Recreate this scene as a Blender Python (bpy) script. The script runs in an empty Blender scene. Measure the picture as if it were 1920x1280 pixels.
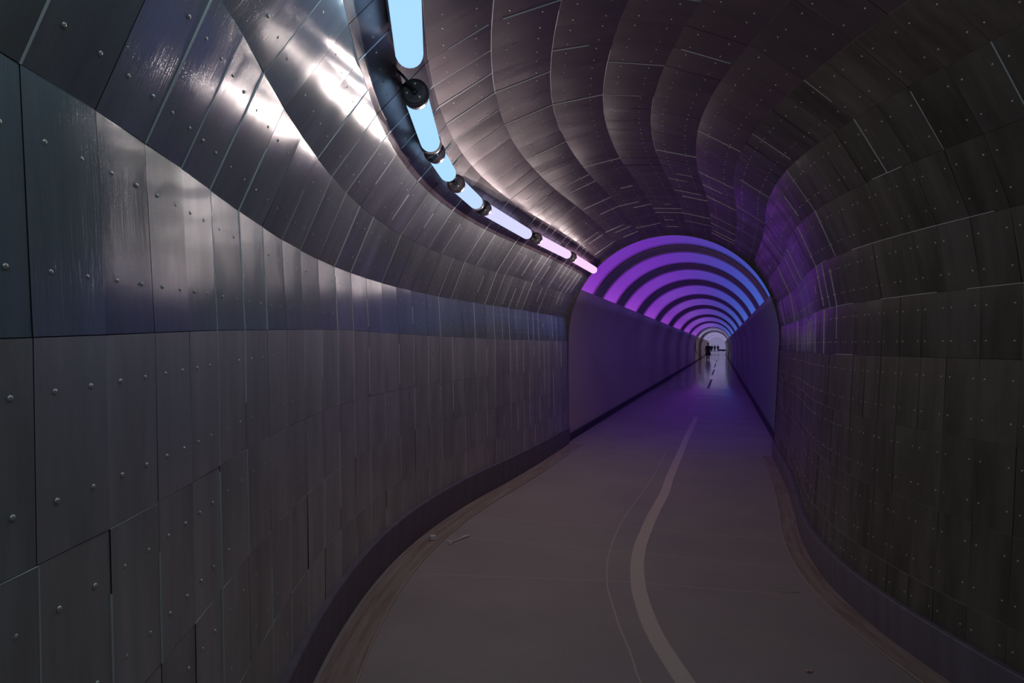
import bpy, bmesh, math, random
from mathutils import Vector, Matrix
rnd = random.Random(7)
S = bpy.context.scene
COL = S.collection
H = 1.5                                     # eye height in metres; the tunnel is laid out in units of it
F_PX, X0, Y0, ROLL = 1138.35, 960.0, 645.5, 0.0072

# ------------------------------------------------------------------ the tunnel's centre line
KN = [-1, 0, .6, 1.2, 1.8, 2.4, 3.0, 3.8, 5.0]
HD = [.1714, .0649, -.0417, -.1681, -.0788, .0793, .2617, .3910, .3314]
def heading(s):
    if s <= KN[0]: return HD[0]
    if s >= KN[-1]: return HD[-1]
    for i in range(len(KN) - 1):
        if s <= KN[i+1]:
            t = (s - KN[i]) / (KN[i+1] - KN[i])
            return HD[i] * (1-t) + HD[i+1] * t
DS = .025
TAB = {}
x, z = .5138, 0.0
TAB[0] = (x, z)
n = 0
while n < 280:
    hm = (heading(n*DS) + heading((n+1)*DS)) / 2
    x += math.sin(hm)*DS; z += math.cos(hm)*DS; n += 1; TAB[n] = (x, z)
x, z = TAB[0]; n = 0
while n > -200:
    hm = (heading(n*DS) + heading((n-1)*DS)) / 2
    x -= math.sin(hm)*DS; z -= math.cos(hm)*DS; n -= 1; TAB[n] = (x, z)
def cen(s):
    q = s / DS
    i = math.floor(q)
    i = max(-200, min(279, i)); t = q - i
    a, b = TAB[i], TAB[i+1]
    return a[0] + (b[0]-a[0])*t, a[1] + (b[1]-a[1])*t
def P(s, u, k):
    """s along the tunnel, u to the right, k up from eye level -> metres"""
    cx, cz = cen(s); h = heading(s)
    return Vector(((cx + u*math.cos(h))*H, (cz - u*math.sin(h))*H, (k+1)*H))
def T(s):
    h = heading(s); return Vector((math.sin(h), math.cos(h), 0))
S_END = 80.0
PORTAL = 6.0

# ------------------------------------------------------------------ helpers
def lin(r, g, b):
    f = lambda c: (c/255/12.92) if c/255 <= .04045 else ((c/255+.055)/1.055)**2.4
    return (f(r), f(g), f(b))
def link(o, parent=None):
    COL.objects.link(o)
    if parent: o.parent = parent
    return o
def obj(name, bm, mats, parent=None, smooth=False, kind=None):
    me = bpy.data.meshes.new(name); bm.to_mesh(me); bm.free()
    if not isinstance(mats, (list, tuple)): mats = [mats]
    for m in mats: me.materials.append(m)
    if smooth:
        for p in me.polygons: p.use_smooth = True
    o = link(bpy.data.objects.new(name, me), parent)
    if kind: o['kind'] = kind
    return o
def tag(o, label, cat, group=None):
    o['label'] = label; o['category'] = cat
    if group: o['group'] = group
    return o
def thing(name, label, cat, loc=(0, 0, 0), rotz=0, group=None):
    o = bpy.data.objects.new(name, None); COL.objects.link(o)
    o.location = loc; o.rotation_euler = (0, 0, rotz); o.empty_display_size = .1
    return tag(o, label, cat, group)
def quad(bm, pts, mi=0, uvl=None, uvs=None):
    vs = [bm.verts.new(p) for p in pts]
    f = bm.faces.new(vs); f.material_index = mi
    if uvl:
        for l, u in zip(f.loops, uvs): l[uvl].uv = u
    return f
def box(bm, c, d, rot=None, mi=0):
    c = Vector(c); vs = []
    for sx in (-1, 1):
        for sy in (-1, 1):
            for sz in (-1, 1):
                v = Vector((sx*d[0]/2, sy*d[1]/2, sz*d[2]/2))
                if rot: v = rot @ v
                vs.append(bm.verts.new(c+v))
    for f in ((0,1,3,2), (4,6,7,5), (0,4,5,1), (2,3,7,6), (0,2,6,4), (1,5,7,3)):
        bm.faces.new([vs[i] for i in f]).material_index = mi
def tube(bm, pts, r, n=10, cap=True, mi=0):
    pts = [Vector(p) for p in pts]; rings = []
    rr = r if isinstance(r, (list, tuple)) else [r]*len(pts)
    for i, p in enumerate(pts):
        a = pts[max(0, i-1)]; b = pts[min(len(pts)-1, i+1)]
        d = (b-a).normalized() if (b-a).length > 1e-9 else Vector((0, 0, 1))
        up = Vector((0, 0, 1)) if abs(d.z) < .95 else Vector((1, 0, 0))
        e1 = d.cross(up).normalized(); e2 = e1.cross(d)
        rings.append([bm.verts.new(p + (e1*math.cos(t)+e2*math.sin(t))*rr[i]) for t in [2*math.pi*j/n for j in range(n)]])
    for A, B in zip(rings, rings[1:]):
        for j in range(n):
            bm.faces.new([A[j], A[(j+1) % n], B[(j+1) % n], B[j]]).material_index = mi
    if cap:
        bm.faces.new(rings[0][::-1]).material_index = mi; bm.faces.new(rings[-1]).material_index = mi

# ------------------------------------------------------------------ materials
class NT:
    def __init__(s, name):
        s.m = bpy.data.materials.new(name); s.m.use_nodes = True
        s.t = s.m.node_tree; s.b = s.t.nodes['Principled BSDF']
    def n(s, t, **kw):
        nd = s.t.nodes.new(t)
        for k, v in kw.items(): setattr(nd, k, v)
        return nd
    def l(s, a, b): s.t.links.new(a, b)
    def coords(s, kind='UV', scale=(1, 1, 1)):
        tc = s.n('ShaderNodeTexCoord'); mp = s.n('ShaderNodeMapping'); mp.inputs['Scale'].default_value = scale
        s.l(tc.outputs[kind], mp.inputs['Vector']); return mp.outputs[0]
    def noise(s, vec, scale, detail=3, rough=.5):
        nd = s.n('ShaderNodeTexNoise'); nd.inputs['Scale'].default_value = scale
        nd.inputs['Detail'].default_value = detail; nd.inputs['Roughness'].default_value = rough
        s.l(vec, nd.inputs['Vector']); return nd.outputs['Fac']
    def rng(s, v, a, b, c, d):
        nd = s.n('ShaderNodeMapRange'); s.l(v, nd.inputs['Value'])
        for i, q in zip((1, 2, 3, 4), (a, b, c, d)): nd.inputs[i].default_value = q
        return nd.outputs[0]
    def ramp(s, v, stops):
        nd = s.n('ShaderNodeValToRGB'); s.l(v, nd.inputs[0]); el = nd.color_ramp.elements
        while len(el) < len(stops): el.new(.5)
        for e, (p, c) in zip(el, stops): e.position = p; e.color = (*c, 1)
        return nd.outputs[0]
    def mul(s, a, b):
        nd = s.n('ShaderNodeMath', operation='MULTIPLY'); s.l(a, nd.inputs[0])
        if hasattr(b, 'node'): s.l(b, nd.inputs[1])
        else: nd.inputs[1].default_value = b
        return nd.outputs[0]
    def bump(s, h, strength, dist):
        nd = s.n('ShaderNodeBump'); nd.inputs['Strength'].default_value = strength; nd.inputs['Distance'].default_value = dist
        s.l(h, nd.inputs['Height']); s.l(nd.outputs[0], s.b.inputs['Normal'])
    def set(s, color=None, rough=None, metal=None, spec=None):
        if color is not None: s.b.inputs['Base Color'].default_value = (*color, 1)
        if rough is not None: s.b.inputs['Roughness'].default_value = rough
        if metal is not None: s.b.inputs['Metallic'].default_value = metal
        if spec is not None: s.b.inputs['Specular IOR Level'].default_value = spec
        return s

def sheet_metal(name, base, dirt, rlo, rhi, metal, spec=.5):
    """brushed stainless sheet: fine brushing round the bore, soft waviness, smears; UV = (metres along, metres round)"""
    k = NT(name); k.set(metal=metal, spec=spec)
    brush = k.noise(k.coords('UV', (260, 5, 1)), 1, 3, .6)
    smear = k.noise(k.coords('UV', (6, 1.1, 1)), 1, 5, .6)
    wave = k.noise(k.coords('UV', (2.6, 1.6, 1)), 1, 1, .4)
    at = k.n('ShaderNodeAttribute', attribute_name='tone')
    mx = k.n('ShaderNodeMix', data_type='RGBA')
    k.l(k.rng(smear, .38, .66, 0, 1), mx.inputs['Factor'])
    mx.inputs['A'].default_value = (*base, 1); mx.inputs['B'].default_value = (*dirt, 1)
    m2 = k.n('ShaderNodeMix', data_type='RGBA', blend_type='MULTIPLY'); m2.inputs['Factor'].default_value = 1
    k.l(mx.outputs['Result'], m2.inputs['A']); k.l(at.outputs['Color'], m2.inputs['B'])
    k.l(m2.outputs['Result'], k.b.inputs['Base Color'])
    k.l(k.rng(smear, .3, .7, rlo, rhi), k.b.inputs['Roughness'])
    add = k.n('ShaderNodeMath', operation='MULTIPLY_ADD')
    k.l(brush, add.inputs[0]); add.inputs[1].default_value = .03
    k.l(wave, add.inputs[2])
    k.bump(add.outputs[0], .55, .02)
    return k.m
M = {}
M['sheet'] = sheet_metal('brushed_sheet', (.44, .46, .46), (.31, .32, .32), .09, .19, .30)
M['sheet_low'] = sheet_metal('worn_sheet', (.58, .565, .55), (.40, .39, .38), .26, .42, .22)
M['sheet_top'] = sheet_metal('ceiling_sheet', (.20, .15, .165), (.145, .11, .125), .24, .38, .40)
k = NT('sheet_edge'); k.set((.95, .95, .97), .4, .1); M['edge'] = k.m
M['sheet_mid'] = sheet_metal('shoulder_sheet', (.30, .34, .38), (.21, .24, .27), .12, .22, .14, .22)
M['sheet_right'] = sheet_metal('weathered_sheet', (.26, .245, .215), (.13, .12, .10), .12, .26, .50)  # darker base puts the right side's dim light in colour; smears are dirt
M['sheet_right_low'] = sheet_metal('weathered_low_sheet', (.23, .215, .185), (.12, .11, .09), .28, .45, .25)  # lower right wall: dim light likewise put into the base colour
k = NT('backing'); k.set((.02, .02, .02), .9, 0); M['back'] = k.m
k = NT('rivet_steel'); k.set((.90, .85, .76), .35, .5); M['rivet'] = k.m
k = NT('skirting_rubber'); k.set(rough=.55)
nz = k.noise(k.coords('UV', (9, 1, 1)), 1, 4); k.l(k.ramp(nz, [(.3, (.20, .17, .22)), (.7, (.28, .24, .31))]), k.b.inputs['Base Color']); M['skirt'] = k.m
def floor_mat(name, a, b, rlo, rhi, bumpd, streak=False, spec=.5):
    k = NT(name); k.set(spec=spec)
    big = k.noise(k.coords('Object', (1, 1, 1)), 1.3, 4, .6)
    fine = k.noise(k.coords('Object', (1, 1, 1)), 260, 2, .7)
    c1 = k.ramp(big, [(.3, a), (.7, b)])
    c2 = k.ramp(fine, [(.35, (.72, .72, .72)), (.6, (1, 1, 1)), (.78, (1.7, 1.7, 1.65))])
    m = k.n('ShaderNodeMix', data_type='RGBA', blend_type='MULTIPLY'); m.inputs['Factor'].default_value = 1
    k.l(c1, m.inputs['A']); k.l(c2, m.inputs['B']); k.l(m.outputs['Result'], k.b.inputs['Base Color'])
    if streak:
        st = k.noise(k.coords('UV', (3.2, .25, 1)), 1, 3, .7)
        sp = k.n('ShaderNodeSeparateXYZ'); tcn = k.n('ShaderNodeTexCoord'); k.l(tcn.outputs['UV'], sp.inputs[0])
        far = k.rng(sp.outputs['X'], 6*H, 16*H, .5, 0)      # worn matt near the mouth, polished by feet further in
        ad = k.n('ShaderNodeMath', operation='ADD'); k.l(far, ad.inputs[0]); k.l(k.rng(st, .3, .7, rlo, rhi), ad.inputs[1])
        k.l(ad.outputs[0], k.b.inputs['Roughness']); k.bump(st, .4, bumpd)
    else:
        k.l(k.rng(big, .3, .7, rlo, rhi), k.b.inputs['Roughness']); k.bump(fine, .5, bumpd)
    return k.m
M['floor'] = floor_mat('asphalt', (.54, .455, .44), (.66, .56, .535), .62, .8, .0015)
M['floor_far'] = floor_mat('polished_floor', (.54, .455, .44), (.66, .56, .535), .06, .16, .002, True, .8)
k = NT('gutter_concrete'); k.set(rough=.8)
nz = k.noise(k.coords('UV', (2.2, 26, 1)), 1, 5, .65)
k.l(k.ramp(nz, [(.3, (.34, .23, .19)), (.5, (.48, .37, .32)), (.72, (.58, .50, .45))]), k.b.inputs['Base Color']); k.bump(nz, .6, .006); M['gutter'] = k.m
k = NT('road_paint'); k.set(rough=.7)
nz = k.noise(k.coords('Object'), 60, 4); k.l(k.ramp(nz, [(.3, (.90, .74, .64)), (.7, (.97, .83, .73))]), k.b.inputs['Base Color']); M['paint'] = k.m
k = NT('joint_filler'); k.set((.80, .66, .58), .8); M['joint'] = k.m
k = NT('chalk'); k.set((.72, .62, .56), .9); M['chalk'] = k.m
for mn, cA, cB in (('halfwall', (.84, .66, .50), (.94, .76, .58)), ('halfwall_right', (.34, .48, .42), (.40, .55, .48))):  # pale warm left and dark green right put the light's cast into colour
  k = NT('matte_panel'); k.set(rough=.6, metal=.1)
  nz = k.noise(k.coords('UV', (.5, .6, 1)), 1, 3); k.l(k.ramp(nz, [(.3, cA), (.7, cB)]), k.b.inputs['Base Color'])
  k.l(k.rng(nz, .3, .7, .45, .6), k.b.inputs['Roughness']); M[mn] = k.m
k = NT('dark_rubber'); k.set((.09, .075, .09), .38, 0); M['cap'] = k.m
k = NT('dark_rib'); k.set((.22, .18, .22), .3, .5); M['rib'] = k.m
k = NT('vault_rib'); k.set((.62, .50, .50), .5, .1); M['vault_rib'] = k.m
k = NT('galvanised'); k.set((.5, .47, .47), .4, .8); M['galv'] = k.m
k = NT('black_cable'); k.set((.03, .03, .035), .5); M['cable'] = k.m
k = NT('white_plastic'); k.set((.97, .93, .90), .5); M['white'] = k.m
k = NT('white_foam'); k.set((.96, .93, 1.0), .7); M['foam'] = k.m
k = NT('dry_leaf'); k.set((.78, .52, .42), .8); M['leaf'] = k.m
k = NT('pale_vault'); k.set((.62, .60, .68), .25, .3); M['vault_far'] = k.m
def cloth(name, c, r=.85):
    k = NT(name); k.set(rough=r)
    nz = k.noise(k.coords('Object'), 40, 3); k.l(k.ramp(nz, [(.3, tuple(v*.8 for v in c)), (.7, c)]), k.b.inputs['Base Color']); return k.m
M['coat'] = cloth('dark_coat', (.03, .026, .05)); M['trousers'] = cloth('dark_trousers', (.03, .025, .045))
M['skin'] = cloth('skin', (.25, .16, .13), .6); M['hair'] = cloth('dark_hair', (.02, .017, .02)); M['shoe'] = cloth('shoe_leather', (.02, .02, .02), .5)
def lamp_mat(name, rgb, st):
    k = NT(name); k.set((0, 0, 0), 1, 0, 0)
    k.b.inputs['Emission Color'].default_value = (*lin(*rgb), 1); k.b.inputs['Emission Strength'].default_value = st
    return k.m
def vault_mat(name, st, first=False, lo=.80, hi=1.12):
    """backlit diffuser: violet lamps along its left foot, blue lamps along its right foot.  UV = (0..1 across the band, 0..1 left foot to right foot)"""
    k = NT(name); k.set((.30, .28, .34), .22, .5)
    sep = k.n('ShaderNodeSeparateXYZ'); tc = k.n('ShaderNodeTexCoord'); k.l(tc.outputs['UV'], sep.inputs[0])
    col = k.ramp(sep.outputs['Y'], [(0, lin(152, 66, 205)), (.12, lin(124, 48, 184)), (.38, lin(104, 46, 172)), (.58, lin(82, 58, 165)), (.75, lin(60, 70, 172)), (1, lin(54, 98, 192))])
    a = k.rng(sep.outputs['X'], 0, .16, .2 if first else .06, 1); b = k.rng(sep.outputs['X'], .80, 1, 1, .06)
    brush = k.rng(k.noise(k.coords('UV', (60, 3, 1)), 1, 4, .6), .3, .7, lo, hi)
    k.l(col, k.b.inputs['Emission Color'])
    k.l(k.mul(k.mul(k.mul(a, b), brush), st), k.b.inputs['Emission Strength'])
    nz = k.noise(k.coords('UV', (30, 2.2, 1)), 1, 4, .6); k.bump(nz, .5, .01)
    return k.m

# ------------------------------------------------------------------ clad bore, s < PORTAL
K1 = lambda s: max(-.005, min(.05, .005 + .03*(s-.7)/1.0)) if s < 2.4 else max(.036, .05 - .008*(s-2.4))
PROF = [(-.968, -1.0), (-.973, -.66), (-.978, -.44), (-.984, -.22), (-.990, 'L1'), (-1.004, .271), (-.914, .487), (-.786, .672),
        (-.636, .837), (-.45, .957), (-.24, 1.035), (-.025, 1.068), (.187, 1.05), (.396, .99), (.584, .879), (.752, .754),
        (.866, .577), (.949, .382), (.986, .177), (.984, -.032), (.972, -.27), (.962, -.51), (.948, -.755), (.936, -1.0)]
def prof(i, s):
    u, kk = PROF[i]
    if kk == 'L1': kk = K1(s)
    return u, kk
RING0, RINGD = .645, .150
rings = [RING0 + RINGD*n for n in range(-30, 36)] + [PORTAL]
def facet_owner(i):
    if i < 6: return 'wall_left'
    if i < 17: return 'ceiling'
    return 'wall_right'
BMS = {}
for nm in ('wall_left', 'ceiling', 'wall_right'):
    b = bmesh.new(); BMS[nm] = (b, b.loops.layers.uv.new('UV'), b.loops.layers.float_color.new('tone'))
NP = len(PROF); RT = {}
for i in range(NP-1):
    nm = facet_owner(i); bm, uvl, tl = BMS[nm]
    low = i < 4 or i >= 19
    top = 7 <= i < 14
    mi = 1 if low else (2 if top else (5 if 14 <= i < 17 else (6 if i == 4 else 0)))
    for a, b in zip(rings, rings[1:]):
        (u0, k0), (u1, k1) = prof(i, a), prof(i+1, a)
        (u0b, k0b), (u1b, k1b) = prof(i, b), prof(i+1, b)
        du, dk = u1-u0, k1-k0; L = math.hypot(du, dk)
        nu, nk = dk/L, -du/L                     # towards the inside for a left-to-right sweep
        if (nu*(-(u0+u1)/2) + nk*(.05-(k0+k1)/2)) < 0: nu, nk = -nu, -nk
        g = .0006
        amp = .0011 if top else .0016
        o = [rnd.uniform(0, amp) for _ in range(4)]
        tilt = rnd.uniform(-.0010, .0010)
        o[0] += max(0, tilt); o[1] += max(0, tilt); o[2] += max(0, -tilt); o[3] += max(0, -tilt)
        def Q(s, u, kk, off, eu): return P(s, u + nu*off + eu*du/L*g, kk + nk*off + eu*dk/L*g)
        sa, sb = a+g, b-g
        pts = [Q(sa, u0, k0, o[0], 1), Q(sa, u1, k1, o[1], -1), Q(sb, u1b, k1b, o[2], -1), Q(sb, u0b, k0b, o[3], 1)]
        bk = [Q(sa, u0, k0, -.002, 1), Q(sa, u1, k1, -.002, -1), Q(sb, u1b, k1b, -.002, -1), Q(sb, u0b, k0b, -.002, 1)]
        jx, jy = rnd.uniform(0, 40), rnd.uniform(0, 40)
        uv = [(a*H+jx, jy), (a*H+jx, L*H+jy), (b*H+jx, L*H+jy), (b*H+jx, jy)]
        t = RT.setdefault(round(a, 3), rnd.uniform(.90, 1.05)) * rnd.uniform(.97, 1.02) if low else rnd.uniform(.84, 1.06)
        f = quad(bm, pts, mi, uvl, uv)
        fs = [f]
        for q in range(4):
            r = (q+1) % 4
            fs.append(quad(bm, [pts[q], bk[q], bk[r], pts[r]], 3 if q in (1, 3) else 4, uvl, [uv[q]]*4))
        if i in (16, 17, 18) : fs[1].material_index = fs[1].material_index
        for ff in fs:
            for l in ff.loops: l[tl] = (t, t, t, 1)
    # dark backing
    for a, b in zip(rings, rings[1:]):
        (u0, k0), (u1, k1) = prof(i, a), prof(i+1, a)
        (u0b, k0b), (u1b, k1b) = prof(i, b), prof(i+1, b)
        c = lambda s, u, kk: P(s, u*1.004, .05 + (kk-.05)*1.004)
        f = quad(bm, [c(a, u0, k0), c(a, u1, k1), c(b, u1b, k1b), c(b, u0b, k0b)], 4, uvl, [(0, 0)]*4)
        for l in f.loops: l[tl] = (1, 1, 1, 1)
# near-white edges along some seams, their glint put into the colour (thin folded lips standing proud of the sheets)
def lip(nm, s0, s1, u0, k0, u1, k1, w, h):
    bm, uvl, tl = BMS[nm]
    p0, p1 = P(s0, u0, k0), P(s1, u1, k1)
    d = (p1-p0)
    if d.length < .01: return
    d.normalize(); cin = (P((s0+s1)/2, 0, .05)-(p0+p1)/2); cin -= d*cin.dot(d); cin.normalize()
    side = d.cross(cin); n = 7
    A, B = [], []
    for q in range(n):
        t = math.pi*q/(n-1); off = side*(math.cos(t)*w) + cin*(math.sin(t)*h)
        A.append(bm.verts.new(p0+off)); B.append(bm.verts.new(p1+off))
    for q in range(n-1):
        f = bm.faces.new([A[q], B[q], B[q+1], A[q+1]]); f.material_index = 3; f.smooth = True
        for l in f.loops: l[tl] = (1, 1, 1, 1)
for i in range(0, 19):
    nm = facet_owner(i)
    for s in rings:
        if s < .2 or s > 5.8: continue
        pr = .62 if i < 7 else (.30 if i < 13 else .18)
        if rnd.random() > pr: continue
        (u0, k0), (u1, k1) = prof(i, s), prof(i+1, s)
        t0, t1 = 0, 1
        if rnd.random() < .6:
            t0 = rnd.choice([0, rnd.uniform(0, .5)]); t1 = rnd.choice([1, rnd.uniform(.55, 1)])
        if i == 0: t0 = max(t0, .52)
        lip(nm, s, s, u0+(u1-u0)*t0, k0+(k1-k0)*t0, u0+(u1-u0)*t1, k0+(k1-k0)*t1, .0024, .0042)
for i, spans in {17: [(1.0, 1.35), (1.6, 2.5), (2.9, 3.2)], 18: [(1.1, 1.75), (1.9, 2.3), (2.6, 3.3)], 19: [(1.3, 1.5), (2.6, 2.9)], 16: [(1.0, 1.3), (1.9, 2.1)],
                 12: [(2.6, 3.4)], 10: [(1.9, 2.9)], 9: [(1.6, 2.3)], 11: [(2.2, 3.6)]}.items():
    for a, b in spans:
        q = a
        while q < b-.01:
            e = min(b, q+RINGD)
            (u0, k0), (u1, k1) = prof(i, q), prof(i, e)
            lip(facet_owner(i), q, e, u0*.998, k0, u1*.998, k1, .0018, .0028); q = e
SH = {}
for nm, (bm, _, _) in BMS.items():
    rt = nm == 'wall_right'
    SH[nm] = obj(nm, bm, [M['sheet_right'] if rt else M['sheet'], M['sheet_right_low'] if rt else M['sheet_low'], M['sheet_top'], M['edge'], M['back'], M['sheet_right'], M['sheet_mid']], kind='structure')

# ------------------------------------------------------------------ rivets: a domed head in the quarter points of every sheet
def dome(bm, c, nrm, r, seg=8):
    nrm = nrm.normalized(); up = Vector((0, 0, 1)) if abs(nrm.z) < .9 else Vector((1, 0, 0))
    e1 = nrm.cross(up).normalized(); e2 = nrm.cross(e1)
    prev = None
    for rr, hh in ((1, 0), (.86, .38), (.5, .66)):
        ring = [bm.verts.new(c + (e1*math.cos(t)+e2*math.sin(t))*r*rr + nrm*r*hh) for t in [2*math.pi*j/seg for j in range(seg)]]
        if prev:
            for j in range(seg): bm.faces.new([prev[j], prev[(j+1) % seg], ring[(j+1) % seg], ring[j]])
        prev = ring
    bm.faces.new(prev)
RV = {'wall_left': [], 'ceiling': [], 'wall_right': []}
cam = Vector((0, 0, H))
for i in range(NP-1):
    nm = facet_owner(i)
    rows = (.25, .75)
    inner = .25 - .10*min(1, max(0, (i-4)/13))
    for a, b in zip(rings, rings[1:]):
        if b-a < .1 or a < .1: continue
        for rf in rows:
            if i == 0 and rf < .6: continue
            if i == NP-2 and rf > .4: continue
            for t in (inner, 1-inner):
                s = a + (b-a)*t
                (u0, k0), (u1, k1) = prof(i, s), prof(i+1, s)
                L = math.hypot(u1-u0, k1-k0); nu, nk = (k1-k0)/L, -(u1-u0)/L
                um, km = u0+(u1-u0)*rf, k0+(k1-k0)*rf
                if nu*(-um)+nk*(.05-km) < 0: nu, nk = -nu, -nk
                h = heading(s)
                nv = Vector((nu*math.cos(h), -nu*math.sin(h), nk))
                c = P(s, um+nu*.0006, km+nk*.0006)
                if c.y < .3: continue
                px = 960 + F_PX*c.x/c.y; py = Y0 - F_PX*(c.z-H)/c.y
                seen = -10 < px < 1930 and -10 < py < 1290
                RV[nm].append((0 if seen else 1, (c-cam).length, c, nv))
for nm, L in RV.items():
    L.sort(key=lambda t: (t[0], t[1]))
    for q in L[:100]:
        bm = bmesh.new(); dome(bm, Vector(), q[3], .0046, 10)
        o = obj('rivet', bm, M['rivet'], SH[nm], True); o.location = q[2]
    bm = bmesh.new()
    for q in L[100:]: dome(bm, q[2], q[3], .0046, 6)
    obj('rivet', bm, M['rivet'], SH[nm], True, 'stuff')
# initials scratched in the left wall
bm = bmesh.new()
for pts in ([(2.42, -.30), (2.40, -.42), (2.46, -.34), (2.47, -.44), (2.52, -.31)],):
    tube(bm, [P(s, -.9825+.02*kk*0-.006*(kk+.3)/1, kk) for s, kk in pts], .0012, 4)
obj('scratch', bm, M['joint'], SH['wall_left'])

# ------------------------------------------------------------------ floors, gutters, skirtings
def strip(nm, s0, s1, ds, u0, k0, u1, k1, mat, parent=None, kind=None, thick=0, nu=1):
    bm = bmesh.new(); uvl = bm.loops.layers.uv.new('UV')
    n = max(1, int(round((s1-s0)/ds)))
    g = []
    for i in range(n+1):
        s = s0+(s1-s0)*i/n
        g.append([bm.verts.new(P(s, u0+(u1-u0)*j/nu, k0+(k1-k0)*j/nu)) for j in range(nu+1)])
    W = math.hypot(u1-u0, k1-k0)
    for i in range(n):
        for j in range(nu):
            f = bm.faces.new([g[i][j], g[i][j+1], g[i+1][j+1], g[i+1][j]])
            sa, sb = s0+(s1-s0)*i/n, s0+(s1-s0)*(i+1)/n
            for l, uv in zip(f.loops, ((sa*H, W*j/nu*H), (sa*H, W*(j+1)/nu*H), (sb*H, W*(j+1)/nu*H), (sb*H, W*j/nu*H))): l[uvl].uv = uv
    o = obj(nm, bm, mat, parent, kind=kind)
    if thick:
        md = o.modifiers.new('s', 'SOLIDIFY'); md.thickness = thick; md.offset = 0
    return o
fl = strip('floor', -4, PORTAL+.02, .1, -.99, -1, 1.0, -1, M['floor'], kind='structure', nu=8)
fl2 = strip('floor', PORTAL+.02, S_END+.5, 1.0, -1.05, -1, 1.07, -1, M['floor_far'], kind='structure', nu=4)
for sg, nm, (ua, ub) in ((-1, 'trim_1', (-.83, -.945)), (1, 'trim_2', (.84, .925))):
    strip(nm, -4, PORTAL, .1, ua, -1+.003, ub, -1+.005, M['gutter'], kind='structure', nu=3)
    e = strip('gutter_edge', -4, PORTAL, .1, ua-.0015, -1+.0045, ua+.0015, -1+.0045, M['joint'], thick=.004)
    e.parent = bpy.data.objects[nm]
for nm, u0, u1, kt in (('baseboard_left', -.966, -.955, -.826), ('baseboard_right', .931, .928, -.858)):
    bm = bmesh.new(); uvl = bm.loops.layers.uv.new('UV')
    n = 100; sg = 1 if u0 < 0 else -1
    prv = None
    for i in range(n+1):
        s = -4+(PORTAL+4)*i/n
        us = u0+sg*.006, u1+sg*.006, u1-sg*.01
        row = [bm.verts.new(P(s, us[0], -1)), bm.verts.new(P(s, us[1], kt-.004)), bm.verts.new(P(s, us[1]-sg*.003, kt)), bm.verts.new(P(s, us[2]-sg*.012, kt))]
        if prv:
            for j in range(3):
                f = bm.faces.new([prv[0][j], prv[0][j+1], row[j+1], row[j]])
                for l, uv in zip(f.loops, ((prv[1], j*.1), (prv[1], j*.1+.1), (s*H, j*.1+.1), (s*H, j*.1))): l[uvl].uv = uv
        prv = (row, s*H)
    obj(nm, bm, M['skirt'], kind='structure')

# floor joints (pale filler), each a part of the floor
def ribbon(nm, pts, w, mat, z=.0015, parent=None, t=.002):
    bm = bmesh.new(); P3 = []
    for i, (s, u) in enumerate(pts):
        c = P(s, u, -1); a = P(*pts[max(0, i-1)], -1); b = P(*pts[min(len(pts)-1, i+1)], -1)
        d = (b-a).normalized(); nrm = Vector((d.y, -d.x, 0))
        P3.append((c - nrm*w/2, c + nrm*w/2))
    lo = [[bm.verts.new(q+Vector((0, 0, 0))) for q in p] for p in P3]
    hi = [[bm.verts.new(q+Vector((0, 0, z+t))) for q in p] for p in P3]
    for i in range(len(pts)-1):
        bm.faces.new([hi[i][0], hi[i][1], hi[i+1][1], hi[i+1][0]])
        bm.faces.new([lo[i][0], hi[i][0], hi[i+1][0], lo[i+1][0]]); bm.faces.new([hi[i][1], lo[i][1], lo[i+1][1], hi[i+1][1]])
    bm.faces.new([lo[0][0], lo[0][1], hi[0][1], hi[0][0]]); bm.faces.new([lo[-1][1], lo[-1][0], hi[-1][0], hi[-1][1]])
    return obj(nm, bm, mat, parent)
def curve_pts(tab, s0, s1, ds):
    out = []; s = s0
    while s <= s1+1e-6:
        for (a, ua), (b, ub) in zip(tab, tab[1:]):
            if a <= s <= b:
                t = (s-a)/(b-a); t = t*t*(3-2*t); out.append((s, ua+(ub-ua)*t)); break
        s += ds
    return out
ribbon('joint', curve_pts([(-1, 0), (1.8, .005), (2.01, .019), (2.3, .015), (2.52, .006), (3.02, .004), (4.09, -.004), (5.42, -.002), (6, 0)], -1, 5.9, .07), .009, M['joint'], 0, fl, .001)
for pts in ([(2.97, -.72), (2.975, -.2), (2.98, .248), (2.96, .6), (2.95, .80)], [(2.55, -.787), (2.57, -.3), (2.59, .104), (2.56, .5), (2.55, .70)],
            [(3.29, -.777), (3.35, -.2), (3.4, .104), (3.43, .8)]):
    ribbon('joint', pts, .008, M['joint'], 0, fl, .001)
o = ribbon('painted_line', curve_pts([(-1, .138), (1.8, .138), (2.15, .129), (2.44, .132), (2.72, .138), (2.98, .142), (3.45, .151), (4.2, .14), (4.76, .121), (6.47, .131), (9, .157)], -1, 9.0, .07), .091, M['paint'], 0, None, .0025)
tag(o, 'long pale pinkish painted stripe curving along the middle of the path', 'road marking')
for i, (a, b) in enumerate(((15, 19), (22, 27), (30, 36), (40, 45))):
    o = ribbon('painted_dash', [(a, .2), ((a+b)/2, .21), (b, .22)], .09, M['cap'], 0, None, .003)  # the stripe's dark reflection, laid on the floor as dark strips
    tag(o, 'dark dash on the shiny floor far down the straight tunnel, ' + ['nearest of the four', 'second nearest of the four', 'second farthest of the four', 'farthest of the four'][i], 'road marking', 'dark dashes on the far floor')

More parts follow.
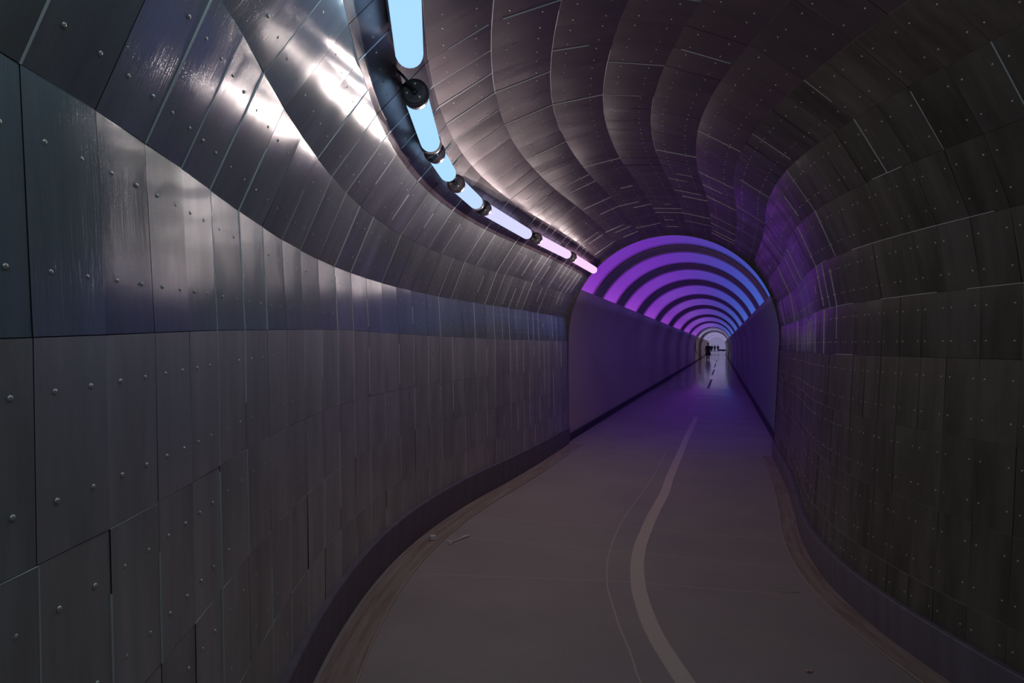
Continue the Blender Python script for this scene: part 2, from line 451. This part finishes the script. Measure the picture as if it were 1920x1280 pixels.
# chalk loop on the floor at right
bm = bmesh.new()
c0 = (2.605, .735)
pts = [P(c0[0]+.030*math.sin(t), c0[1]+.050*math.cos(t), -.9992) for t in [math.radians(a) for a in range(-175, 150, 12)]]
tube(bm, pts, .0032, 5); tube(bm, [P(2.65, .665, -.9992), P(2.625, .70, -.9992), P(2.60, .738, -.9992)], .0028, 5)
tag(obj('chalk_mark', bm, M['chalk']), 'faint chalk loop with a short stroke drawn on the floor near the right kerb', 'chalk mark')

# litter
rt = Matrix.Rotation(.35, 3, 'Z')
bm = bmesh.new(); box(bm, (0, 0, 0), (.046, .036, .034), rt)
bmesh.ops.bevel(bm, geom=bm.edges[:], offset=.003, segments=1, affect='EDGES')
for v in bm.verts: v.co += Vector((rnd.uniform(-1, 1), rnd.uniform(-1, 1), rnd.uniform(-1, 1)))*.0012
o = obj('foam_block', bm, M['foam']); o.location = P(2.9, -.88, -1)+Vector((0, 0, .0245))
tag(o, 'small crumpled white block of litter lying in the left gutter', 'litter')
bm = bmesh.new()
A = P(2.888, -.781, -1); B = P(2.985, -.722, -1); zz = Vector((0, 0, .007))
d = B-A
tube(bm, [A+zz, A+d*.3+zz*1.1, A+d*.6+zz*1.3+Vector((0, .004, 0)), A+d*.8+zz*1.4+Vector((0, .01, .002)), B+zz*1.2], [.005, .0055, .007, .011, .009], 8)
tube(bm, [A+d*.12+zz, A+zz*1.3+Vector((-.030, .012, 0))], [.0055, .007], 6)
tube(bm, [A+d*.1+zz, A+zz+Vector((-.004, -.034, 0))], [.0055, .008], 6)
tag(obj('plastic_fork', bm, M['white'], smooth=True), 'thin white forked piece of broken plastic lying on the floor beside the left gutter', 'litter')
bm = bmesh.new()
for a, b in (((-.015, 0), (.004, .010)), ((.004, .010), (.018, .004)),):
    pass
vs = [bm.verts.new(Vector(q)) for q in ((-.02, -.004, .002), (-.006, .010, .006), (.010, .012, .003), (.022, .003, .008), (.008, -.008, .003), (-.008, -.010, .006))]
bm.faces.new(vs); bmesh.ops.triangulate(bm, faces=bm.faces[:])
o = obj('dry_leaf', bm, M['leaf']); o.modifiers.new('s', 'SOLIDIFY').thickness = .0015; o.location = P(1.84, .54, -1)+Vector((0, 0, .001))
tag(o, 'tiny curled brown leaf on the floor at the bottom right', 'leaf')

# ------------------------------------------------------------------ straight tunnel beyond the portal
def arc_strip(nm, prof_pts, s0, s1, ds, mats, kind='structure', parent=None, ripple=0, mi_fn=None, thick=0):
    bm = bmesh.new(); uvl = bm.loops.layers.uv.new('UV')
    n = max(1, int(round((s1-s0)/ds))); prv = None
    ln = [0]
    for (a, b), (c, d) in zip(prof_pts, prof_pts[1:]): ln.append(ln[-1]+math.hypot(c-a, d-b)*H)
    for i in range(n+1):
        s = s0+(s1-s0)*i/n
        rp = 1+ripple*math.sin(s*2*math.pi/1.6)
        row = [bm.verts.new(P(s, u*(rp if kk > -.9 else 1), kk)) for u, kk in prof_pts]
        if prv:
            for j in range(len(row)-1):
                f = bm.faces.new([prv[0][j], prv[0][j+1], row[j+1], row[j]])
                if mi_fn: f.material_index = mi_fn((s+prv[1])/2)
                for l, uv in zip(f.loops, ((prv[1]*H, ln[j]), (prv[1]*H, ln[j+1]), (s*H, ln[j+1]), (s*H, ln[j]))): l[uvl].uv = uv
        prv = (row, s)
    o = obj(nm, bm, mats, parent, True, kind)
    if thick:
        md = o.modifiers.new('s', 'SOLIDIFY'); md.thickness = thick; md.offset = 0
    return o
WL = [(-1.01, -1), (-1.022, -.8), (-1.03, -.6), (-1.034, -.4), (-1.034, -.2), (-1.03, 0), (-1.013, .15), (-.983, .3), (-.935, .44), (-.865, .56), (-.90, .575), (-.97, .60)]
WR = [(1.03, -1), (1.04, -.8), (1.045, -.6), (1.047, -.4), (1.045, -.2), (1.037, 0), (1.018, .15), (.985, .3), (.94, .42), (.91, .475), (.95, .49), (1.0, .50)]
arc_strip('wall_left', WL, PORTAL, S_END, .2, M['halfwall'], ripple=.0012)
arc_strip('wall_right', WR, PORTAL, S_END, .2, M['halfwall_right'], ripple=.0012)
for nm, ua, ub in (('baseboard_left', -1.012, -1.0), ('baseboard_right', 1.03, 1.018)):
    k = NT('dark_base_strip'); k.set((.07, .06, .08), .6)  # dark strip stands in for the shadow gap at the wall foot
    strip(nm, PORTAL+.03, S_END, .5, ub, -1, ub, -.925, k.m, kind='structure', thick=.012)
# portal collar closing the gap between the clad bore and the straight tunnel
bm = bmesh.new()
inn = [(-.966, -1), (-.975, -.5), (-.98, -.2)] + [(.978*math.cos(math.radians(a)), .078+.978*math.sin(math.radians(a))) for a in range(180, -8, -3)] + [(.958, -.4), (.944, -.75), (.934, -1)]
out = [(-1.14, -1), (-1.16, -.5), (-1.17, -.2)] + [(1.17*math.cos(math.radians(a)), .078+1.17*math.sin(math.radians(a))) for a in range(180, -8, -3)] + [(1.16, -.4), (1.15, -.75), (1.14, -1)]
for i in range(len(inn)-1):
    a = [P(PORTAL, *inn[i]), P(PORTAL, *inn[i+1]), P(PORTAL, *out[i+1]), P(PORTAL, *out[i])]
    b = [P(PORTAL+.02, inn[i][0], inn[i][1]), P(PORTAL+.02, *inn[i+1]), P(PORTAL+.02, *out[i+1]), P(PORTAL+.02, *out[i])]
    quad(bm, a); quad(bm, b[::-1]); quad(bm, [a[0], a[1], b[1], b[0]])
obj('trim_3', bm, M['cap'], kind='structure')

# vault: lit bands between dark ribs
def vault_prof(r, a0=151, a1=23.5, n=40):
    return [(r*math.cos(math.radians(a0+(a1-a0)*j/n)), .075+r*math.sin(math.radians(a0+(a1-a0)*j/n))) for j in range(n+1)]
RIBS = [(7.0, 7.48), (8.6, 9.2), (10.8, 11.6), (14.0, 14.9), (17.7, 18.9), (23.1, 24.4), (29.5, 30.6)]
LIT_END = 38.6
VR = 1.045
def band(s0, s1, mat, nm, r=VR, nS=6):
    vp = vault_prof(r); bm = bmesh.new(); uvl = bm.loops.layers.uv.new('UV'); n = len(vp)-1
    g = [[bm.verts.new(P(s0+(s1-s0)*i/nS, *p)) for p in vp] for i in range(nS+1)]
    for i in range(nS):
        for j in range(n):
            f = bm.faces.new([g[i][j], g[i][j+1], g[i+1][j+1], g[i+1][j]])
            for l, uv in zip(f.loops, ((i/nS, j/n), (i/nS, (j+1)/n), ((i+1)/nS, (j+1)/n), ((i+1)/nS, j/n))): l[uvl].uv = uv
    g2 = [[bm.verts.new(P(s0+(s1-s0)*i/nS, *p)) for p in vault_prof(r+.013)] for i in range(nS+1)]   # dark back and rims
    for i in range(nS):
        for j in range(n): bm.faces.new([g2[i][j], g2[i+1][j], g2[i+1][j+1], g2[i][j+1]]).material_index = 1
    for i in (0, nS):
        for j in range(n): bm.faces.new([g[i][j], g2[i][j], g2[i][j+1], g[i][j+1]]).material_index = 1
    return obj(nm, bm, [mat, M['back']], None, True)
starts = [PORTAL+.02] + [b for a, b in RIBS]; stops = [a for a, b in RIBS] + [LIT_END]
words = ['first', 'second', 'third', 'fourth', 'fifth', 'sixth', 'seventh', 'eighth', 'ninth']
for i, (a, b) in enumerate(zip(starts, stops)):
    m = vault_mat('vault_glow_%s' % words[i], (.85 if i < 4 else .78), i == 0, (.86, .8, .7, .6, .5, .4, .4, .4)[i], 1.15+.05*i)
    o = band(a, b, m, 'arched_light_panel')
    tag(o, ('widest, nearest arched ceiling panel glowing violet to blue just inside the portal' if i == 0 else
            '%s arched ceiling panel from the portal, glowing violet at left and blue at right' % words[i]), 'light panel', 'glowing arched ceiling panels')
for i, (a, b) in enumerate(RIBS):
    o = band(a, b, M['vault_rib'], 'arch_rib', VR-.006, 6)
    tag(o, '%s dark arched rib from the portal, between two glowing ceiling panels' % words[i], 'arch', 'dark ribs across the glowing vault')
k = NT('vault_pale_glow'); k.set((.4, .4, .45), .25, .3)  # daylight on the pale far vault put in as its own emission
k.b.inputs['Emission Color'].default_value = (*lin(118, 110, 150), 1); k.b.inputs['Emission Strength'].default_value = .95
pe = [39.6, 42.7, 45.8, 52.0, 66.5, S_END]
for i, (a, b) in enumerate(zip(pe, pe[1:])):
    if i == 2: continue
    o = band(a, b-.1, k.m, 'arched_light_panel')
    tag(o, ['pale lilac glowing vault panel just before the far hoop', 'pale lilac glowing vault panel between the far hoop and the dark vault stretch', '',
            'pale lilac glowing vault panel beyond the dark vault stretch', 'pale lilac glowing vault panel at the far exit'][i], 'light panel', 'pale far vault panels')
arc_strip('ceiling', vault_prof(VR), 45.7, 52.0, .5, M['rib'])
arc_strip('ceiling', vault_prof(VR+.06, 160, 18), PORTAL, S_END, 1.0, M['back'])
full = [(1.03*math.cos(math.radians(a)), .03+1.02*math.sin(math.radians(a))) for a in range(215, -36, -6)]
o = arc_strip('ring_frame', [(max(-1.0, min(1.02, u)), kk) for u, kk in full], 38.8, 39.5, .35, M['rib'], kind=None)
md = o.modifiers.new('s', 'SOLIDIFY'); md.thickness = .03; md.offset = 0
tag(o, 'thin dark hoop round the far end of the tunnel', 'hoop')

# unseen cap added behind the viewer so outside light can't flood in
bm = bmesh.new()
quad(bm, [P(-3.8, -1.2, -1), P(-3.8, 1.2, -1), P(-3.8, 1.2, 1.2), P(-3.8, -1.2, 1.2)])
obj('wall_back', bm, M['sheet_low'], kind='structure')

# ------------------------------------------------------------------ tube lamps
LU, LK, LR = -.668, .712, .0345
lamps = [(-2.6, -1.7, (163, 210, 255), 'behind'), (-1.5, -.6, (163, 210, 255), 'behind'), (-.3, .55, (163, 210, 255), 'over'),
         (.72, 1.60, (163, 210, 255), 'large pale blue tube lamp at the top edge, nearest in the row'),
         (1.80, 2.17, (163, 210, 255), 'pale blue tube lamp with a big round dark cap at its near end'),
         (2.25, 2.50, (165, 211, 255), 'short pale blue tube lamp, third from the nearest in the row'),
         (2.62, 2.93, (182, 208, 255), 'short blue-white tube lamp, fourth from the nearest in the row'),
         (3.03, 3.74, (205, 205, 252), 'long lilac-white tube lamp, third from the portal'),
         (3.90, 4.70, (232, 204, 248), 'pinkish tube lamp, second from the portal'),
         (4.84, 5.75, (252, 200, 245), 'pink tube lamp farthest in the row, beside the portal')]
for i, (a, b, rgb, lab) in enumerate(lamps):
    pa, pb = P(a, LU, LK), P(b, LU, LK); d = (pb-pa).normalized(); Lg = (pb-pa).length
    mid = (pa+pb)/2
    outw = (P((a+b)/2, LU*1.3, .05+(LK-.05)*1.3)-mid); outw -= d*outw.dot(d); outw.normalize()
    if lab == 'behind': lab = ['pale blue tube lamp out of sight behind the viewer, farthest back', 'pale blue tube lamp just behind the viewer'][i]
    if lab == 'over': lab = 'pale blue tube lamp overhead of the viewer'
    root = thing('tube_lamp', lab, 'tube lamp', mid, 0, 'tube lamps along the upper left of the bore')
    r = LR*H
    bm = bmesh.new()                                        # luminous sleeve with domed ends
    pts, rr = [], []
    for q in range(6):
        t = math.pi/2*q/5; pts.append(pa-mid+d*(r*.9*(1-math.cos(t)))); rr.append(max(.002, r*math.sin(t)) if q else .004)
    pts2, rr2 = [], []
    for q in range(6):
        t = math.pi/2*q/5; pts2.append(pb-mid-d*(r*.9*(1-math.cos(t)))); rr2.append(max(.002, r*math.sin(t)) if q else .004)
    tube(bm, pts+pts2[::-1], rr+rr2[::-1], 20)
    obj('lamp_tube', bm, lamp_mat('lamp_glow_%d' % i, rgb, 1.15), root, True)
    # housing channel behind the sleeve
    e = d.cross(outw).normalized()
    bm = bmesh.new()
    R3 = Matrix((e, d, outw)).transposed()
    box(bm, outw*(r*1.12), (r*.9, Lg*.9, r*.35), R3)
    obj('housing', bm, M['galv'], root)
    ncap = 0
    for pc, sg in ((pa, -1), (pb, 1)):
        big = (sg < 0)
        if sg > 0 and i not in (4, 6): continue
        c = pc-mid + d*sg*(.03 if big else -.02)
        bm = bmesh.new()
        R = r*(1.12 if big else 1.06)
        if big:
            prof_ = [(0.0, R*.80), (.006, R*.80), (.010, R*.90), (0, R*.98), (.004, R*1.03), (.016, R*1.05), (.035, R*1.0), (.06, R*.9)]
        else:
            prof_ = [(-.006, R*.97), (-.010, R*1.08), (.012, R*1.08), (.016, R*.97)]
        ringsv = []
        for off, rad in prof_:
            ringsv.append([bm.verts.new(c - d*sg*off*(1) + (e*math.cos(t)+outw*math.sin(t))*rad) for t in [2*math.pi*j/28 for j in range(28)]])
        for Aq, Bq in zip(ringsv, ringsv[1:]):
            for j in range(28): bm.faces.new([Aq[j], Aq[(j+1) % 28], Bq[(j+1) % 28], Bq[j]])
        if big:
            bm.faces.new(ringsv[0]); bm.faces.new(ringsv[-1])
        cap = obj('end_cap' if big else 'clamp_ring', bm, M['cap'], root, False)
        if big:                                            # cable gland, screws and latch on the cap
            bm = bmesh.new(); q = c-d*.002
            tube(bm, [q, q-d*.016, q-d*.018], [R*.22, R*.20, R*.12], 12)
            obj('cable_gland', bm, M['cable'], cap)
            for dx, dz in ((.45, .35), (-.45, .3), (0, -.55)):
                bm = bmesh.new(); qq = q+e*R*dx+outw*R*dz
                tube(bm, [qq, qq-d*.006], R*.085, 8); obj('screw', bm, M['rivet'], cap)
            bm = bmesh.new()
            tube(bm, [q-d*.015, q-d*.05+outw*.02, q-d*.07+outw*r*1.0, q-d*.06+outw*r*2.2], .006, 8)
            obj('cable', bm, M['cable'], root, True)
    for t in (.12, .88):
        bm = bmesh.new(); c = (pa-mid)+(pb-pa)*t
        box(bm, c+outw*(r*1.9), (.02, .025, r*1.5), R3)
        obj('bracket', bm, M['galv'], root)
    # the light this lamp throws, spread along its length
    nl = max(2, round(Lg/.28))
    for q in range(nl):
        c = pa+(pb-pa)*((q+.5)/nl)
        ld = bpy.data.lights.new('lamp_light', 'POINT'); ld.shadow_soft_size = 0
        ld.color = (.70, .95, 1.0) if i < 4 else (1.0, .84, .80)
        ld.energy = (2.9 if i < 4 else 4.9)*Lg/nl
        lo = bpy.data.objects.new('lamp_light', ld); COL.objects.link(lo); lo.location = c-outw*(r+.03)
# supply cable run between lamps
bm = bmesh.new()
tube(bm, [P(s, LU-.055+.004*math.sin(s*9), LK+.085) for s in [(-.3+.12*q) for q in range(51)]], .007, 8)
tag(obj('power_cable', bm, M['cable'], smooth=True), 'thin dark cable clipped above the row of tube lamps', 'cable')

# ------------------------------------------------------------------ outdoors beyond the exit
ex = P(S_END, 0, -1); et = T(50); en = Vector((et.y, -et.x, 0))
bm = bmesh.new()
for a0, a1, b0, b1 in ((0.7, 170, -40, 40),):
    quad(bm, [ex+et*a0+en*b0, ex+et*a0+en*b1, ex+et*a1+en*b1, ex+et*a1+en*b0])
k = NT('pale_paving'); k.set((.75, .72, .76), .35); nz = k.noise(k.coords('Object'), .5, 3)
k.l(k.ramp(nz, [(.3, (.68, .66, .70)), (.7, (.78, .76, .80))]), k.b.inputs['Base Color'])
obj('ground', bm, k.m, kind='structure')
def at(dz, u):      # u in eye heights to the right of the axis, dz metres past the exit
    return ex + et*dz + en*u*H
rail = thing('metal_railing', 'low dark horizontal railing outside the far tunnel exit, right of the three people', 'railing', at(40, .85))
ang = -heading(50)
for zc in (.55, .35):
    bm = bmesh.new(); tube(bm, [(-1.2, 0, zc), (1.3, 0, zc)], .11, 8); o = obj('rail', bm, M['coat'], rail); o.rotation_euler = (0, 0, ang)
for xq in (-1.1, 0, 1.2):
    bm = bmesh.new(); tube(bm, [(xq, 0, 0), (xq, 0, .7)], .05, 8); o = obj('post', bm, M['coat'], rail); o.rotation_euler = (0, 0, ang)

# ------------------------------------------------------------------ people
def skinned(nm, verts, edges, radii, mat, parent, sub=1, root=0):
    me = bpy.data.meshes.new(nm); me.from_pydata(verts, edges, []); me.materials.append(mat)
    o = link(bpy.data.objects.new(nm, me), parent)
    md = o.modifiers.new('Skin', 'SKIN'); md.use_smooth_shade = True
    for sv, r in zip(me.skin_vertices[0].data, radii): sv.radius = (r, r) if not isinstance(r, tuple) else r
    me.skin_vertices[0].data[root].use_root = True
    md2 = o.modifiers.new('Sub', 'SUBSURF'); md2.levels = sub; md2.render_levels = sub
    return o
def person(label, loc, face, ht=1.75, coat=True, stride=.18, arms=.2, group=None):
    root = thing('person', label, 'person', loc, face, group)
    sc = ht/1.75; root.scale = (sc, sc, sc)
    V, E, R = [], [], []
    def add(p, r, par=None):
        V.append(p); R.append(r)
        if par is not None: E.append((par, len(V)-1))
        return len(V)-1
    pel = add((0, 0, .95), (.15, .11)); wa = add((0, 0, 1.12), (.135, .10), pel); ch = add((0, -.01, 1.32), (.17, .12), wa)
    nb = add((0, 0, 1.46), (.07, .07), ch); nk = add((0, -.01, 1.53), (.055, .055), nb)
    h1 = add((0, -.02, 1.61), (.075, .09), nk); h2 = add((0, -.015, 1.69), (.078, .095), h1); add((0, -.01, 1.745), (.045, .055), h2)
    for sg in (-1, 1):
        st = stride*sg
        hp = add((sg*.09, 0, .88), .10, pel); kn = add((sg*.10, -st*.6-.02, .50), .062, hp); an = add((sg*.10, -st+(.05 if st < 0 else 0), .09), .042, kn)
        he = add((sg*.10, -st-.02, .05), .040, an); add((sg*.11, -st-.17, .035), .032, he)
        sh = add((sg*.19, 0, 1.42), .065, ch); el = add((sg*(.22+arms*.5), st*.5, 1.14), .043, sh); wr = add((sg*(.22+arms), st*.9-.05, .90), .028, el)
        pm = add((sg*(.225+arms), st*.95-.06, .84), (.036, .016), wr)
        for q in range(4):
            k1 = add((sg*(.225+arms)+(q-1.5)*.002, st*.95-.085+q*.018, .80), .0085, pm)
            add((sg*(.22+arms), st*.95-.09+q*.018, .765-(.006 if q in (0, 3) else 0)), .0075, k1)
        add((sg*(.225+arms), st*.95-.10, .825), .009, pm)
    body = skinned('body', V, E, R, M['skin'], root, 1)
    # nose, ears, eyes, mouth are a few millimetres: small shaped bumps
    bm = bmesh.new(); tube(bm, [(0, -.105, 1.655), (0, -.125, 1.625), (0, -.108, 1.615)], [.008, .014, .010], 6); obj('nose', bm, M['skin'], root, True)
    for sg in (-1, 1):
        bm = bmesh.new(); tube(bm, [(sg*.078, -.01, 1.66), (sg*.088, 0, 1.64), (sg*.08, -.005, 1.61)], [.012, .014, .010], 6); obj('ear', bm, M['skin'], root, True)
        bm = bmesh.new(); bmesh.ops.create_icosphere(bm, subdivisions=1, radius=.011, matrix=Matrix.Translation((sg*.032, -.102, 1.648))); obj('eye', bm, M['hair'], root, True)
    bm = bmesh.new(); tube(bm, [(-.025, -.10, 1.585), (0, -.107, 1.583), (.025, -.10, 1.585)], .005, 5); obj('mouth', bm, M['coat'], root, True)
    bm = bmesh.new()
    bmesh.ops.create_uvsphere(bm, u_segments=16, v_segments=10, radius=.105, matrix=Matrix.Translation((0, .012, 1.675)))
    bmesh.ops.delete(bm, geom=[v for v in bm.verts if v.co.z < 1.60 or (v.co.y < -.035 and v.co.z < 1.72)], context='VERTS')
    o = obj('hair', bm, M['hair'], root, True); o.modifiers.new('s', 'SOLIDIFY').thickness = .012
    # clothing
    def ringed(nm, rows, mat, n=18):
        bm = bmesh.new(); pr = None
        for (cx, cy, cz, rx, ry) in rows:
            rg = [bm.verts.new((cx+rx*math.cos(t), cy+ry*math.sin(t)*(1+.06*math.sin(5*t+cz*9)), cz)) for t in [2*math.pi*j/n for j in range(n)]]
            if pr:
                for j in range(n): bm.faces.new([pr[j], pr[(j+1) % n], rg[(j+1) % n], rg[j]])
            pr = rg
        o = obj(nm, bm, mat, root, True); o.modifiers.new('s', 'SOLIDIFY').thickness = .01; return o
    hem = .45 if coat else .82
    ringed('coat' if coat else 'jacket', [(0, 0, hem, .30 if coat else .19, .24 if coat else .15), (0, 0, (hem+1)/2, .25 if coat else .19, .20 if coat else .15), (0, 0, 1.05, .185, .145), (0, 0, 1.25, .205, .155), (0, 0, 1.38, .215, .145), (0, 0, 1.45, .15, .10), (0, 0, 1.49, .085, .08)], M['coat'])
    for sg in (-1, 1):
        st = stride*sg
        bm = bmesh.new(); tube(bm, [(sg*.17, 0, 1.43), (sg*.20, 0, 1.38), (sg*(.22+arms*.5), st*.5, 1.14), (sg*(.22+arms), st*.9-.05, .90)], [.07, .078, .06, .048], 12); obj('sleeve', bm, M['coat'], root, True)
        bm = bmesh.new(); tube(bm, [(sg*.09, 0, .98), (sg*.09, 0, .86), (sg*.10, -st*.6-.02, .50), (sg*.10, -st+(.05 if st < 0 else 0), .09)], [.11, .115, .082, .065], 12); obj('trouser_leg', bm, M['trousers'], root, True)
        bm = bmesh.new(); tube(bm, [(sg*.10, -st+.05, .045), (sg*.105, -st-.04, .05), (sg*.11, -st-.15, .038), (sg*.112, -st-.21, .03)], [.035, .052, .046, .022], 10); obj('shoe', bm, M['shoe'], root, True)
    return root
pm = P(46.5, -.40, -1)
person('person in long dark coat walking on the left, nearest of the four figures', pm, -heading(50), 1.80, True, .2, .06)
for i, (dz, u, ht, lab) in enumerate(((42, -.95, 1.72, 'leftmost of the three small dark figures standing outside the tunnel exit'),
                                      (43, -.50, 1.74, 'middle one of the three small dark figures outside the tunnel exit'),
                                      (41, .02, 1.72, 'rightmost of the three small dark figures, beside the low railing outside'))):
    person('person in dark clothes, ' + lab, at(dz, u), -heading(50)+(.3, -.2, .1)[i], ht, False, .1, .08, 'people outside the far exit')

# ------------------------------------------------------------------ daylight outside, camera, view
w = bpy.data.worlds.new('overcast'); S.world = w; w.use_nodes = True
bg = w.node_tree.nodes['Background']; bg.inputs[0].default_value = (*lin(120, 115, 153), 1); bg.inputs[1].default_value = 1.0
cd = bpy.data.cameras.new('camera'); co = bpy.data.objects.new('camera', cd); COL.objects.link(co)
cd.sensor_width = 36; cd.lens = 36*F_PX/1920; cd.shift_y = (Y0-640)/1920; cd.clip_start = .02; cd.clip_end = 600
co.matrix_world = Matrix.Translation((0, 0, H)) @ Matrix.Rotation(math.pi/2, 4, 'X') @ Matrix.Rotation(ROLL, 4, 'Z')
S.camera = co
vs = S.view_settings
vs.view_transform = 'Standard'; vs.look = 'None'; vs.gamma = 1; vs.exposure = 0; vs.use_curve_mapping = False
S.cycles.use_denoising = True
S.cycles.max_bounces = 5; S.cycles.glossy_bounces = 4; S.cycles.diffuse_bounces = 3
S.cycles.use_adaptive_sampling = True; S.cycles.adaptive_threshold = .04; S.cycles.caustics_reflective = False; S.cycles.caustics_refractive = False
S.cycles.sample_clamp_indirect = 4
